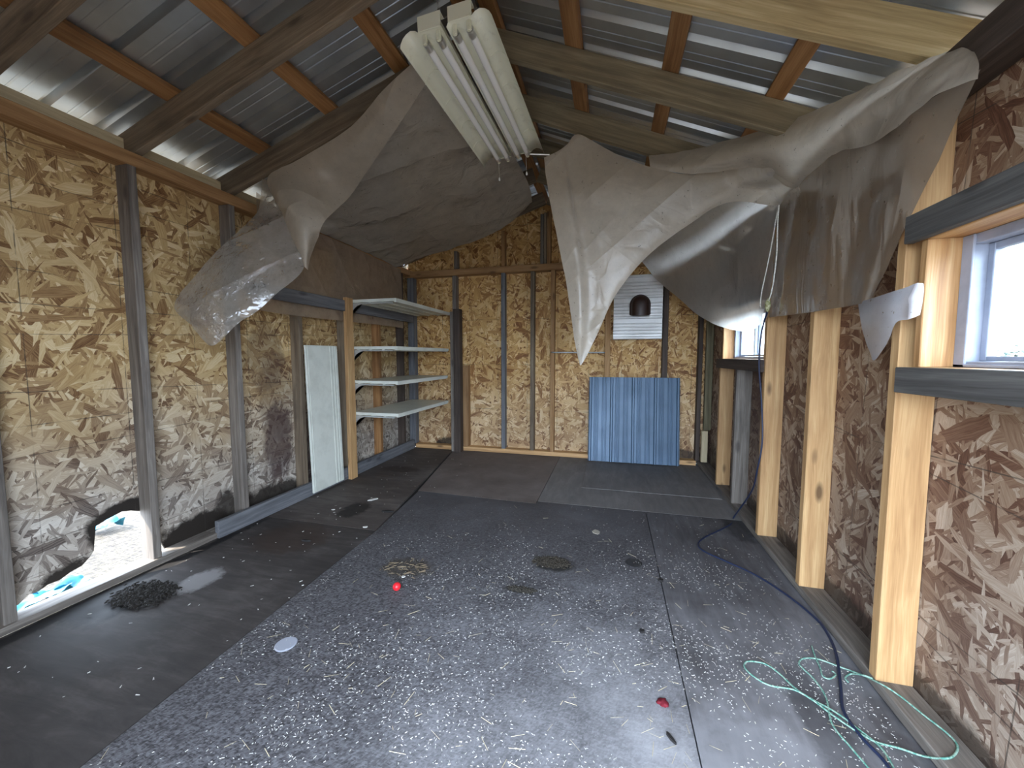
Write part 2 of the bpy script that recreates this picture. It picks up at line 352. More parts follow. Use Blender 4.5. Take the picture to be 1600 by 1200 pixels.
def poly(name, col, clear, trans=.5, gloss=.35, rough=.16, wr=.6, scale=5., st=(1, 1, 1), crinkle=0):
    """dusty polyethylene film"""
    N = NT(name); p = N.pos(); ps = N.mapping(p, st)
    n1 = N.noise(ps, scale, 3, .5, .8); n2 = N.noise(ps, scale*3.2, 2, .5, .5)
    rid = N.math('SUBTRACT', 1., N.math('MULTIPLY', N.math('ABSOLUTE', N.math('SUBTRACT', n1, .5)), 5.), clamp=True)
    h = N.math('ADD', N.math('ADD', N.math('MULTIPLY', rid, .2), n1), N.math('MULTIPLY', n2, .18))
    cre = None      # long straight fold creases in three directions, fading in and out
    for q, (rx, ry, rz_, sc_) in enumerate(((.4, .9, .3, .9), (-.7, .2, 1.2, 1.3), (1.1, -.5, -.8, 1.7))):
        wv = N.new('ShaderNodeTexWave', wave_type='BANDS', bands_direction='X', wave_profile='TRI')
        N.put(wv.inputs[0], N.mapping(p, st, (rx, ry, rz_), (q*3.1, 0, 0))); wv.inputs['Scale'].default_value = sc_*scale/8; wv.inputs['Distortion'].default_value = 1.6; wv.inputs['Detail'].default_value = 1; wv.inputs['Detail Scale'].default_value = .7
        t = N.math('MULTIPLY', N.math('POWER', wv.outputs[1], 3.), N.mapr(N.noise(p, 1.6+q*.7, 1), .42, .62, 0, 1.1))
        cre = t if cre is None else N.math('ADD', cre, t)
    nb = N.bump(N.math('ADD', h, cre), wr, .03)
    if crinkle: nb = N.bump(N.math('MULTIPLY', N.noise(p, 26, 3, .6, 1.2), N.mapr(N.noise(p, 3.4, 2), .42, .58)), crinkle, .05, nb)
    grime = N.noise(p, 7, 6, .75)
    spots = N.mapr(N.noise(p, 38, 3, .8), .66, .72)
    c = N.mix(N.mapr(grime, .4, .7, 0, .45), col, tuple(x*.6 for x in col)); c = N.mix(N.math('MULTIPLY', spots, .8), c, (.06, .045, .03))
    di = N.new('ShaderNodeBsdfDiffuse'); N.put(di.inputs[0], c); N.put(di.inputs[2], nb)
    tl = N.new('ShaderNodeBsdfTranslucent'); N.put(tl.inputs[0], c); N.put(tl.inputs[1], nb)
    gs = N.new('ShaderNodeBsdfGlossy'); gs.inputs['Roughness'].default_value = rough; N.put(gs.inputs['Normal'], nb)
    tr = N.new('ShaderNodeBsdfTransparent'); tr.inputs[0].default_value = (.93, .90, .84, 1)
    m1 = N.new('ShaderNodeMixShader'); m1.inputs[0].default_value = trans; N.put(m1.inputs[1], di.outputs[0]); N.put(m1.inputs[2], tl.outputs[0])
    m2 = N.new('ShaderNodeMixShader'); N.put(m2.inputs[0], N.mapr(grime, .35, .7, clear, clear*.6)); N.put(m2.inputs[1], m1.outputs[0]); N.put(m2.inputs[2], tr.outputs[0])
    lw = N.new('ShaderNodeLayerWeight'); lw.inputs[0].default_value = .3; N.put(lw.inputs['Normal'], nb)
    m3 = N.new('ShaderNodeMixShader'); N.put(m3.inputs[0], N.math('ADD', .03, N.math('MULTIPLY', lw.outputs[0], gloss))); N.put(m3.inputs[1], m2.outputs[0]); N.put(m3.inputs[2], gs.outputs[0])
    N.put(N.out.inputs[0], m3.outputs[0]); N.n.remove(N.b); return N.m
P_FLAP = poly('dusty_plastic_film', (.60, .53, .43), .05, .35, .25, .3, .45, 4.)
P_CEIL = poly('grey_plastic_film', (.60, .55, .47), .05, .4, .6, .16, .7, 4.)
P_WALL = poly('clear_plastic_film', (.72, .58, .45), .64, .3, .6, .1, .5, 5.)
P_SHINY = poly('crinkled_clear_film', (.66, .62, .56), .66, .4, 1.1, .09, .6, 5., crinkle=.45)
P_REAR = poly('backlit_plastic_film', (.86, .82, .75), .22, .72, .4, .2, .35, 4.)

# ================================================================== SETTING
XL, XR, YB = -2.83, 1.135, 5.02            # inner faces of the sheathing
IL, IR, IB = -2.73, 1.015, 4.92            # inner edges of the studs
XR0, ZR0, SL, SR = -.80, 3.14, .32, .431   # ridge line of the rafter undersides
def zr(x, off=0.): return ZR0+off+(SL*(x-XR0) if x < XR0 else -SR*(x-XR0))
YF = -.45
def floor_piece(pts, z1, mat):
    bm = bmesh.new(); prism(bm, pts, z1-.018, z1); return tag(link('floor', bm, mat), kind='structure')
bm = bmesh.new(); box(bm, -2.72, 1.13, YF, 5.0, -.06, -.021); tag(link('floor', bm, flat('dark_subfloor', (.012, .011, .01), .9)), kind='structure')
floor_piece([(-2.72, YF), (-1.56, YF), (-1.69, 2.44), (-2.72, 2.44)], -.001, FL_L)
floor_piece([(-2.83, 2.447), (-1.692, 2.447), (-2.13, 4.95), (-2.83, 4.95)], -.001, FL_B)
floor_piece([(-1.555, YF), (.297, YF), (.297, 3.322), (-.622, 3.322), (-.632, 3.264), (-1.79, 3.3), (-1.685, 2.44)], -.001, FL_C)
floor_piece([(-1.80, 3.305), (-.63, 3.27), (-.63, 5.0), (-2.125, 5.0)], -.001, FL_D)
floor_piece([(-.625, 3.33), (1.135, 3.33), (1.135, 5.0), (-.625, 5.0)], -.001, FL_E)
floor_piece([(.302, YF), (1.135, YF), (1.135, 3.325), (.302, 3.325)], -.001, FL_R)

# left sheathing with the rotted hole at the sill
hole = [(1.118, .03), (1.125, .075), (1.15, .07), (1.187, .10), (1.22, .095), (1.256, .112), (1.30, .11), (1.343, .13), (1.39, .14), (1.425, .17), (1.446, .20), (1.451, .25), (1.456, .29), (1.463, .335), (1.507, .352), (1.54, .36), (1.583, .372), (1.63, .36), (1.66, .345), (1.70, .33), (1.725, .27), (1.74, .2), (1.76, .13), (1.78, .08), (1.80, .03)]
bm = bmesh.new()
low = [(YF, .0), (.4, .0), (1.0, .0), (1.05, .03)]+hole+[(1.83, .0), (2.6, .0), (3.8, .0), (YB, .0)]
prev = None
for y, z in low:
    q = [bm.verts.new((XL+dx, y, h)) for dx in (0, -.012) for h in (z, .7, 2.5)]
    if prev:
        p = prev
        for a, b in ((0, 1), (1, 2), (4, 3), (5, 4), (3, 0), (2, 5)): bm.faces.new((p[a], p[b], q[b], q[a]))
    prev = q
tag(link('wall_left', bm, OSB_L), kind='structure')
# right sheathing with two window openings
W1 = (.72, 1.62, 1.265, 1.69); W2 = (3.02, 4.03, 1.28, 1.69)
bm = bmesh.new(); X = (XR, XR+.012)
for (ya, yb, za, zb) in ((YF, W1[0], 0, 2.27), (W1[0], W1[1], 0, W1[2]), (W1[0], W1[1], W1[3], 2.27), (W1[1], W2[0], 0, 2.27), (W2[0], W2[1], 0, W2[2]), (W2[0], W2[1], W2[3], 2.27), (W2[1], YB, 0, 2.27)):
    box(bm, *X, ya, yb, za, zb)
tag(link('wall_right', bm, OSB_R), kind='structure')
def gable(name, y0, y1, cuts=None, mat=OSB_B):
    bm = bmesh.new()
    if not cuts:
        pts = [(XL, 0), (XR, 0), (XR, zr(XR, .15)), (XR0, zr(XR0, .15)), (XL, zr(XL, .15))]
    else:
        dx0, dx1, dz = cuts
        pts = [(XL, 0), (dx0, 0), (dx0, dz), (dx1, dz), (dx1, 0), (XR, 0), (XR, zr(XR, .15)), (XR0, zr(XR0, .15)), (XL, zr(XL, .15))]
    a = [bm.verts.new((x, y0, z)) for x, z in pts]; b = [bm.verts.new((x, y1, z)) for x, z in pts]
    bm.faces.new(a); bm.faces.new(b[::-1])
    for i in range(len(pts)): bm.faces.new((a[i], a[(i+1) % len(pts)], b[(i+1) % len(pts)], b[i]))
    bmesh.ops.triangulate(bm, faces=[f for f in bm.faces if len(f.verts) > 4])
    return tag(link(name, bm, mat), kind='structure')
gable('wall_back', YB, YB+.012)
DOOR = (-1.0, 1.0, 2.25)
gable('wall_front', YF-.012, YF, DOOR)

# roof: ribbed steel sheets on both slopes (the ceiling one sees)
def roof(name, xa, xb, off=.196):
    per = .225; y = -.9; prof = []
    ph = (2.13 % per)
    k0 = int((-.9-ph)/per)
    for k in range(k0, k0+30):
        c = ph+k*per
        if c > 5.45: break
        prof += [(c-.026, 0), (c-.020, .032), (c+.002, .032), (c+.022, 0)]
        for m in (.09, .14): prof += [(c+m-.006, 0), (c+m-.002, .0025), (c+m+.001, .0025), (c+m+.005, 0)]
    bm = bmesh.new(); n = 8; cols = []
    for i in range(n+1):
        x = xa+(xb-xa)*i/n
        cols.append([bm.verts.new((x, yy, zr(x, off)+hh)) for yy, hh in prof])
    for a, b in zip(cols, cols[1:]):
        for i in range(len(prof)-1): bm.faces.new((a[i], a[i+1], b[i+1], b[i]))
    o = link(name, bm, ZINC); s = o.modifiers.new('s', 'SOLIDIFY'); s.thickness = .002; s.offset = 1
    return tag(o, kind='structure')
rl = roof('ceiling', -3.22, XR0); rr_ = roof('ceiling', XR0, 1.5)
bm = bmesh.new()
for sx in (-1, 1):
    x = XR0+sx*.17
    q = [bm.verts.new(v) for v in ((XR0, -.9, ZR0+.245), (XR0, 5.45, ZR0+.245), (x, 5.45, zr(x, .236)), (x, -.9, zr(x, .236)))]; bm.faces.new(q)
o = link('trim_1', bm, ZINC); o.modifiers.new('s', 'SOLIDIFY').thickness = .002; tag(o, kind='structure')

# ------------------------------------------------------------------ framing
g = 'framing lumber of the shed'
def lum(name, b, mat, label, cat, group=None, **k): return lumber(name, b, mat, label=label, cat=cat, group=group, **k)
# left studs
for yy, label, mt, top in ((1.06, 'weathered grey stud at the left edge of the picture beside the wall hole', GREY, 2.41),
    (1.67, 'weathered grey stud of the left wall standing right beside the hole', GREY, 2.41),
    (2.28, 'grey stud of the left wall whose upper part the torn plastic flap hides', GREY, 2.41),
    (2.89, 'brownish stud of the left wall just left of the white leaning panel', RAFT, 2.41),
    (3.50, 'stud of the left wall hidden behind the pine shelf post', RAFT, 2.41),
    (4.11, 'brown stud of the left wall seen between the shelves', ORNG, 2.41),
    (4.66, 'dark brown stud of the left wall nearest the back corner', DARK, 2.41)):
    if yy < .9: continue
    lum('wall_stud', (XL+.001, IL, yy, yy+.045, .041, top), mt, label, 'stud', 'studs of the left wall')
lum('bottom_plate', (XL+.001, IL+.015, YF, 2.05, .0, .04), GREY, 'grey bottom plate along the left wall under the hole', 'lumber')
lum('bottom_plate', (XL+.001, IL, 2.055, YB-.01, .002, .04), GREY, 'far stretch of the left bottom plate, behind the blue-grey board', 'lumber')
lum('base_board', (IL+.002, IL+.042, 2.05, 4.86, .002, .125), SLATE, 'blue-grey board on edge along the foot of the left wall', 'board', warp=.004)
lum('top_plate', (XL+.001, IL, YF, YB-.01, 2.412, 2.49), OAKY, 'long orange-brown top plate of the left wall under the rafters', 'lumber')
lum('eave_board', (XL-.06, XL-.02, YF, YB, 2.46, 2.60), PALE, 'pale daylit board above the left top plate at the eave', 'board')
lum('blocking_board', (IL+.035, IL+.068, 2.35, 4.84, 1.765, 1.875), SLATE, 'grey horizontal board across the left wall behind the top shelf', 'board')
# right studs
for yy, label, mt, top in ((1.715, 'largest pine stud of the right wall, next to the big window', PINE, 2.155),
    (2.35, 'second pine stud of the right wall from the front', PINE, 2.155),
    (2.97, 'third pine stud of the right wall, left of it the small window', PINE, 2.155),
    (4.08, 'slim pine stud on the far side of the small window', PINE, 1.19),
    (3.58, 'short grey-brown stud under the sill of the small window', GREY, 1.19)):
    lum('wall_stud', (IR, XR-.001, yy, yy+.045, .046, top), mt, label, 'stud', 'studs of the right wall')
lum('bottom_plate', (IR+.003, XR-.001, YF, YB-.01, .002, .045), GREY, 'brown dusty bottom plate along the right wall', 'lumber')
lum('top_plate', (IR+.002, XR-.001, YF, YB-.01, 2.157, 2.268), DARK, 'dark brown top plate of the right wall', 'lumber')
lum('wall_stud', (1.055, 1.13, 4.86, 4.915, .44, 2.1), MOSS, 'mossy green upright in the back right corner', 'stud')
lum('wood_block', (1.035, 1.10, 4.85, 4.905, .062, .43), PALE, 'pale wood block at the foot of the mossy upright', 'wood block')
# window boards
lum('sill_board', (IR-.032, IR-.001, .6, 1.675, 1.172, 1.262), CHAR, 'dark grey board under the big window', 'board')
lum('header_board', (IR-.030, IR-.001, .6, 1.68, 1.692, 1.785), CHAR, 'dark board above the big window', 'board')
lum('sill_board', (IR-.030, IR-.001, 2.99, 4.12, 1.192, 1.278), DARK, 'dark brown board under the small window', 'board')
lum('header_board', (IR-.010, IR-.001, 3.02, 4.12, 1.692, 1.785), DARK, 'board above the small window, behind the plastic', 'board')
# back studs
Yb0, Yb1 = IB, YB-.001
for x0, x1, z1, mt, label in ((-2.795, -2.70, 2.39, SLATE, 'blue-grey stud in the back left corner behind the shelves'),
    (-2.115, -2.06, 2.39, GREY, 'grey stud of the back wall at the right end of the shelves'),
    (-1.425, -1.375, 2.39, SLATE, 'blue-grey stud of the back wall, second right of the shelves'),
    (-1.03, -.98, 2.39, RAFT, 'brown stud near the middle of the back wall'),
    (-.765, -.715, 2.39, OAKY, 'amber stud of the back wall at the left end of the thin rod'),
    (-.085, -.02, 2.39, OAKY, 'amber stud of the back wall at the left side of the vent panel'),
    (.585, .645, 2.39, DARK, 'dark brown stud of the back wall right of the vent panel'),
    (.985, 1.03, 2.39, DARK, 'dark brown stud of the back wall beside the mossy upright')):
    lum('wall_stud', (x0, x1, Yb0, Yb1, .058, z1), mt, label, 'stud', 'studs of the back wall')
lum('wall_stud', (-1.99, -1.90, Yb0+.01, Yb1, .058, 1.18), OAKY, 'short amber stud at the back wall beside the dark shelf post', 'stud')
lum('bottom_plate', (-2.69, .99, IB-.02, Yb1, .002, .057), PINE, 'orange bottom plate along the back wall', 'lumber')
lum('top_plate', (XL+.02, XR-.02, IB-.02, Yb1, 2.392, 2.474), OAKY, 'orange crossbeam along the back wall under the gable', 'lumber')
for x0, x1, mt, label in ((-2.085, -2.045, GREY, 'left short stud in the gable above the crossbeam'), (-1.42, -1.375, OAKY, 'middle short stud in the gable above the crossbeam'),
    (-.905, -.865, GREY, 'left board of the tripled gable post'), (-.86, -.825, RAFT, 'middle board of the tripled gable post'), (-.82, -.775, OAKY, 'right board of the tripled gable post')):
    xm = (x0+x1)/2
    lum('gable_stud', (x0, x1, Yb0, Yb1, 2.476, zr(xm)-.02), mt, label, 'stud', 'studs of the gable')

# rafters and battens
ys = [1.13, 1.735, 2.325, 2.91, 3.5, 4.1, 4.72]
wl = ['nearest', 'second', 'third', 'fourth', 'fifth', 'sixth', 'rearmost']
H = .155
for i, y in enumerate(ys):
    for sd in (0, 1):
        sl = SL if sd == 0 else -SR
        xa, xb = (-3.12, XR0-.002) if sd == 0 else (XR0+.002, 1.42)
        n = Vector((-sl, 0, 1)).normalized(); hh = H*n.z
        p0 = Vector((xa, y+.0225, zr(xa)))+n*hh/2; p1 = Vector((xb, y+.0225, zr(xb)))+n*hh/2
        slope_board('rafter', p0, p1, .045, hh, YELL if (sd and i == 1) else (TANR if sd else RAFT), label='%s rafter on the %s slope of the roof, counted from the front%s' % (wl[i], ('left', 'right')[sd], ', light yellow' if sd and i == 1 else ''),
                    cat='rafter', group='rafters of the roof')
nm = ['lowest, at the eave', 'second from the eave', 'middle', 'second from the ridge', 'topmost, at the ridge']
for sd, spans in ((0, [(-3.1, -3.0), (-2.50, -2.40), (-1.93, -1.83), (-1.39, -1.29), (-.91, -.81)]), (1, [(-.76, -.65), (-.29, -.19), (.235, .325), (.74, .83), (1.27, 1.37)])):
    for j, (xa, xb) in enumerate(spans):
        xm = (xa+xb)/2; sl = SL if sd == 0 else -SR
        n = Vector((-sl, 0, 1)).normalized(); z = zr(xm, H)+.0195
        k = j if sd == 0 else 4-j
        slope_board('roof_batten', (xm, -.8, z), (xm, 5.4, z), xb-xa, .034, ORNG if j not in (4,) or sd == 0 else OAKY, up=n,
                    label='orange-brown roof batten on the %s slope, %s' % (('left', 'right')[sd], nm[k]), cat='batten', group='battens under the roof sheets')

# ------------------------------------------------------------------ windows
def window(n, Y0, Y1, Z0, Z1, mull):
    root = tag(empty('window_%d' % n, (XR, (Y0+Y1)/2, Z0)), kind='structure')
    def part(name, bs, mat, bv=.002, **k):
        bm = bmesh.new()
        for b in bs: box(bm, *b)
        if bv: bevel(bm, bv)
        o = link(name, bm, mat); o.parent = root; o.matrix_parent_inverse = Matrix.Translation(-root.location); return tag(o, **k)
    # timber lining
    for name, b in (('jamb', (IR+.002, XR+.07, Y1-.0, Y1+.03, Z0, Z1)), ('jamb', (IR+.002, XR+.07, Y0-.03, Y0, Z0, Z1)), ('head_lining', (IR+.002, XR+.07, Y0-.03, Y1+.03, Z1+.001, Z1+.024)), ('sill_lining', (IR+.002, XR+.07, Y0-.03, Y1+.03, Z0-.026, Z0-.001))):
        o = lumber(name, b, JAMBW, label='orange pine lining board'); o.parent = root; o.matrix_parent_inverse = Matrix.Translation(-root.location)
    fx0, fx1 = XR-.02, XR+.06; f = .032
    part('window_frame', [(fx0, fx1, Y0, Y0+f, Z0, Z1), (fx0, fx1, Y1-f, Y1, Z0, Z1), (fx0, fx1, Y0+f, Y1-f, Z0, Z0+f*.6), (fx0, fx1, Y0+f, Y1-f, Z1-f, Z1),
        (fx0-.008, fx0, Y1-f*1.3, Y1, Z0, Z1), (fx0-.008, fx0, Y0, Y1, Z0, Z0+.01)], VINYL)
    ya, yb = Y0+f, Y1-f; s = .022
    for (a, b, dx) in ((ya, mull+.012, .0), (mull-.012, yb, .026)):
        part('sash', [(fx0+.012+dx, fx0+.034+dx, a, a+s, Z0+.02, Z1-.033), (fx0+.012+dx, fx0+.034+dx, b-s, b, Z0+.02, Z1-.033), (fx0+.012+dx, fx0+.034+dx, a+s, b-s, Z0+.02, Z0+.02+s*.7), (fx0+.012+dx, fx0+.034+dx, a+s, b-s, Z1-.033-s, Z1-.033)], VINYL)
        part('pane', [(fx0+.021+dx, fx0+.025+dx, a+s-.003, b-s+.003, Z0+.03, Z1-.05)], GLASS, 0)
window(1, *W1, 1.15); window(2, *W2, 3.56)
portal((XR+.09, (W1[0]+W1[1])/2, (W1[2]+W1[3])/2), (0, PI/2, 0), .42, .9)
portal((XR+.09, (W2[0]+W2[1])/2, (W2[2]+W2[3])/2), (0, PI/2, 0), .41, 1.0)
portal(((DOOR[0]+DOOR[1])/2, YF-.03, DOOR[2]/2), (PI/2, 0, 0), DOOR[1]-DOOR[0], DOOR[2])
portal((-2.9, 2.2, 2.66), (0, -PI/2, 0), .12, 5.2)
portal((XR+.03, 2.2, 2.36), (0, PI/2, 0), .14, 5.2)

# ------------------------------------------------------------------ shelving
root = tag(empty('shelving_unit', (-2.45, 4.15, 0)), 'white four-tier shelving in the back left corner with a pine post', 'shelves')
PI_ = Matrix.Translation(-root.location)
def adopt(o, r): o.parent = r; o.matrix_parent_inverse = r.matrix_basis.inverted() if r.rotation_euler[:] != (0, 0, 0) else Matrix.Translation(-r.location); return o
adopt(lumber('post', (IL+.046, IL+.09, 3.43, 3.53, .0, 1.905), PINE, label='light pine post at the near end'), root)
adopt(lumber('post', (-2.06, -1.965, 4.80, 4.90, .0, 1.93), DARK, label='dark post at the far end'), root)
adopt(lumber('post', (-2.115, -2.065, 4.83, 4.90, .0, 1.9), GREY, label='grey post at the far end'), root)
for i, (z, y1) in enumerate(((.705, 4.80), (1.045, 4.79), (1.405, 4.83), (1.895, 4.90))):
    xa, xb = IL+.05, -2.135
    bm = bmesh.new(); box(bm, xa, xb, 3.535, y1, z-.031, z); bevel(bm, .004, 2)
    s = adopt(link('shelf', bm, WHITE), root)
    bm = bmesh.new()
    for k in range(4):      # folded stiffeners under the shelf
        x = xa+.06+k*.15; box(bm, x, x+.03, 3.55, y1-.02, z-.040, z-.0305)
    adopt(link('stiffener', bm, WHITE), s)
    bm = bmesh.new()        # cantilever bracket with its curved gusset
    box(bm, xa, xb-.05, 3.536, 3.56, z-.05, z-.037)
    pr = [(xa, z-.05)]+[(xa+.13*(1-math.cos(t*PI/16)), z-.05-.11*(1-math.sin(t*PI/16))) for t in range(8, -1, -1)]
    pr = [(xa, z-.049), (xa+.15, z-.049)]+[(xa+.15-.13*math.sin(t*PI/14), z-.05-.11*(1-math.cos(t*PI/14))) for t in range(8)]+[(xa, z-.17)]
    va = [bm.verts.new((x, 3.54, zz)) for x, zz in pr]; vb = [bm.verts.new((x, 3.552, zz)) for x, zz in pr]
    bm.faces.new(va); bm.faces.new(vb[::-1])
    for q in range(len(pr)): bm.faces.new((va[q], va[(q+1) % len(pr)], vb[(q+1) % len(pr)], vb[q]))
    bmesh.ops.triangulate(bm, faces=[f for f in bm.faces if len(f.verts) > 4])
    adopt(link('bracket', bm, SHELFG), root)

# white panel leaning behind the post
bm = bmesh.new(); box(bm, -.009, .009, -.21, .21, 0, 1.375); bevel(bm, .003)
pn = link('leaning_board', bm, WHITE); pn.location = (-2.662, 3.12, .03); pn.rotation_euler = (0, -.028, 0)
tag(pn, 'tall narrow white panel leaning on the left wall beside the shelf post', 'panel')
bm = bmesh.new()
for yy in (-.206, -.185, .10, .14, .175): box(bm, .0085, .0125, yy, yy+.012, .004, 1.371)
link('moulding', bm, WHITE, pn)

# ------------------------------------------------------------------ back wall things
def ribbed(name, W, Hh, ribs, mat, depth=.016, vertical=True, mk=.3):
    """ribbed steel sheet in local XZ facing -Y; ribs given as (centre, half width)"""
    prof = [(-W/2, 0)]
    for c, hw in ribs:
        dp = depth if hw > .01 else depth*mk; e_ = .004 if hw > .01 else .002
        prof += [(c-hw-e_-.002, 0), (c-hw+e_, -dp), (c+hw-e_, -dp), (c+hw+e_+.002, 0)]
    prof += [(W/2, 0)]
    bm = bmesh.new(); rows = []
    for k in range(5):
        t = Hh*k/4; rows.append([bm.verts.new((x, y, t) if vertical else (t-Hh/2, y, x+W/2)) for x, y in prof])
    for a, b in zip(rows, rows[1:]):
        for i in range(len(prof)-1): bm.faces.new((a[i], a[i+1], b[i+1], b[i]))
    o = link(name, bm, mat); s = o.modifiers.new('s', 'SOLIDIFY'); s.thickness = .0015; return o
ribs = []
W_ = 1.055
for k in range(5):
    c = -W_/2+.02+k*.2535; ribs.append((c, .011))
    if k < 4: ribs += [(c+.055, .006), (c+.085, .006), (c+.15, .006), (c+.185, .006)]
bl = ribbed('blue_metal_sheet', W_, 1.035, ribs, BLUE, .022, True, .35); bl.location = (.262, 4.775, .016); bl.rotation_euler = (-.105, 0, .02)
tag(bl, 'blue ribbed metal sheet leaning against the back wall', 'metal sheet')
pl = bmesh.new(); box(pl, -.27, .995, 3.78, 4.76, .0008, .006); bevel(pl, .002)
tag(link('plywood_sheet', pl, FL_E), 'loose grey plywood sheet lying on the floor under the blue metal sheet', 'plywood')
vs = []
for k in range(4):
    c = -.38+.015+k*.245; vs.append((c, .012))
    if k < 3: vs += [(c+.05, .004), (c+.09, .004), (c+.13, .004), (c+.17, .004)]
vp = ribbed('metal_sheet', .765, .562, vs, VENTM, .016, False, .6); vp.location = (.292, 4.905, 1.507)
tag(vp, 'whitish ribbed metal panel on the back wall around the brown vent hood', 'metal panel')
# hood: domed cowl opening downward with a flange
bm = bmesh.new(); seg = 28
def arch(r, zc, y, zbot):
    pts = [(-r, zbot)]+[(-r*math.cos(PI*i/seg), zc+r*math.sin(PI*i/seg)) for i in range(seg+1)]+[(r, zbot)]
    return [bm.verts.new((x, y, z)) for x, z in pts]
hc = Vector((.315, 4.885, 1.79))
A = arch(.118, .125, 0, .01); B = arch(.118, .125, -.03, .01); C = arch(.104, .125, -.035, .0); D = arch(.10, .125, -.10, -.012); E_ = arch(.088, .118, -.135, -.014); G_ = arch(.055, .105, -.155, -.014)
for a, b in ((A, B), (B, C), (C, D), (D, E_), (E_, G_)):
    for i in range(len(a)-1): bm.faces.new((a[i], a[i+1], b[i+1], b[i]))
bm.faces.new(G_); bm.faces.new(A[::-1])
hd = link('vent_hood', bm, HOOD, smooth=True, loc=hc); tag(hd, 'dark brown domed vent hood on the whitish metal panel', 'vent')
bm = bmesh.new(); box(bm, -.085, .085, -.13, -.02, -.006, .006); link('opening_louvre', bm, flat('black_louvre', (.01, .01, .01)), hd)
o = link('metal_rod', tube_bm([(-.75, 4.905, 1.352), (-.4, 4.902, 1.349), (-.085, 4.905, 1.348)], .009, 10), ZINC, smooth=True)
tag(o, 'thin grey metal rod across the back wall below the plastic flap', 'rod')

# ------------------------------------------------------------------ shop lights
def shop_light(label, side, loc, rot):
    root = tag(empty('shop_light', loc, rot), label, 'shop light', 'twin-tube shop lights hanging from the rafters')
    L = 1.24
    bm = bmesh.new(); box(bm, -.052, .052, -L/2, L/2, .032, .075); bevel(bm, .004); link('housing', bm, ENAM, root)
    # reflector profile: outer wing wide and curled down, inner wing short
    pr = [(-.168, -.022), (-.162, -.001), (-.150, .020), (-.130, .037), (-.105, .046), (-.08, .040), (-.062, .026), (-.05, .030), (.05, .030), (.064, .024), (.072, .006)]
    if side > 0: pr = [(-x, z) for x, z in pr][::-1]
    bm = bmesh.new(); rows = []
    for k in range(9):
        y = -L/2+L*k/8; rows.append([bm.verts.new((x, y, z)) for x, z in pr])
    for a, b in zip(rows, rows[1:]):
        for i in range(len(pr)-1): bm.faces.new((a[i], a[i+1], b[i+1], b[i]))
    rf = link('reflector', bm, ENAM, root, smooth=True); s = rf.modifiers.new('s', 'SOLIDIFY'); s.thickness = .0016
    wing = pr[:7] if side < 0 else pr[-7:]
    for yy in (-.36, -.12, .12, .36):      # pressed seams on the wing
        link('seam_rib', tube_bm([Vector((x, yy, z-.0035)) for x, z in wing], .0022, 5, 1), ENAM, rf)
    for sx in (-.0375, .0375):
        t = link('fluorescent_tube', lathe_bm([(.0175, -.575), (.0185, -.57), (.0185, .57), (.0175, .575)], 20, axis='y'), TUBE, root, smooth=True); t.location = (sx, 0, -.006)
        for e in (-1, 1):
            c = link('end_cap', lathe_bm([(.0192, e*.545), (.0192, e*.587), (.012, e*.589)] if e > 0 else [(.012, -.589), (.0192, -.587), (.0192, -.545)], 16, axis='y'), CAPM, t)
            bm = bmesh.new(); box(bm, -.012, .012, -.008, .008, -.026, .03); bevel(bm, .005, 2)
            s = link('lamp_holder', bm, ENAM, root); s.location = (sx, e*.597, 0)
    for e in (-1, 1):
        bm = bmesh.new(); box(bm, -.062, .062, e*.622-.003, e*.622+.003, .022, .098); box(bm, -.062, .062, min(e*.575, e*.622), max(e*.575, e*.622), .092, .098); bevel(bm, .002)
        link('end_plate', bm, ENAM, root)
        bm = bmesh.new()
        for k in range(12):
            z0 = .10+k*.026
            pts = [Vector((.009*math.cos(a), 0, .017*math.sin(a))) for a in [2*PI*j/8 for j in range(9)]]
            if k % 2: pts = [Vector((0, p.x, p.z)) for p in pts]
            tube_bm([p+Vector((0, e*.5, z0+.012)) for p in pts], .0018, 5, 1, bm, False)
        link('hanging_chain', bm, CAPM, root)
    x = .03*side
    bm = tube_bm([(x, .56, .03), (x, .565, -.06), (x, .563, -.15)], .0012, 6, 3)
    pc = link('pull_cord', bm, flat('white_cord', (.8, .8, .75)), root)
    link('cord_bell', lathe_bm([(.003, -.15), (.006, -.156), (.008, -.172), (.004, -.178)], 12, off=(x, .563, 0)), TUBE, pc, smooth=True)
    return root
rotL = (math.radians(-.9), math.radians(-3.0), math.radians(-1.6))
shop_light('left one of the two cream twin-tube shop lights hanging side by side', -1, (-.883, 2.47, 2.878), rotL)
shop_light('right one of the two cream twin-tube shop lights hanging side by side', 1, (-.722, 2.47, 2.893), rotL)
o = link('metal_rod', tube_bm([(-.66, 3.08, 2.89), (-.5, 3.1, 2.875)], .006, 8, 1), CAPM); tag(o, 'short white rod sticking out at the far end of the shop lights', 'rod')

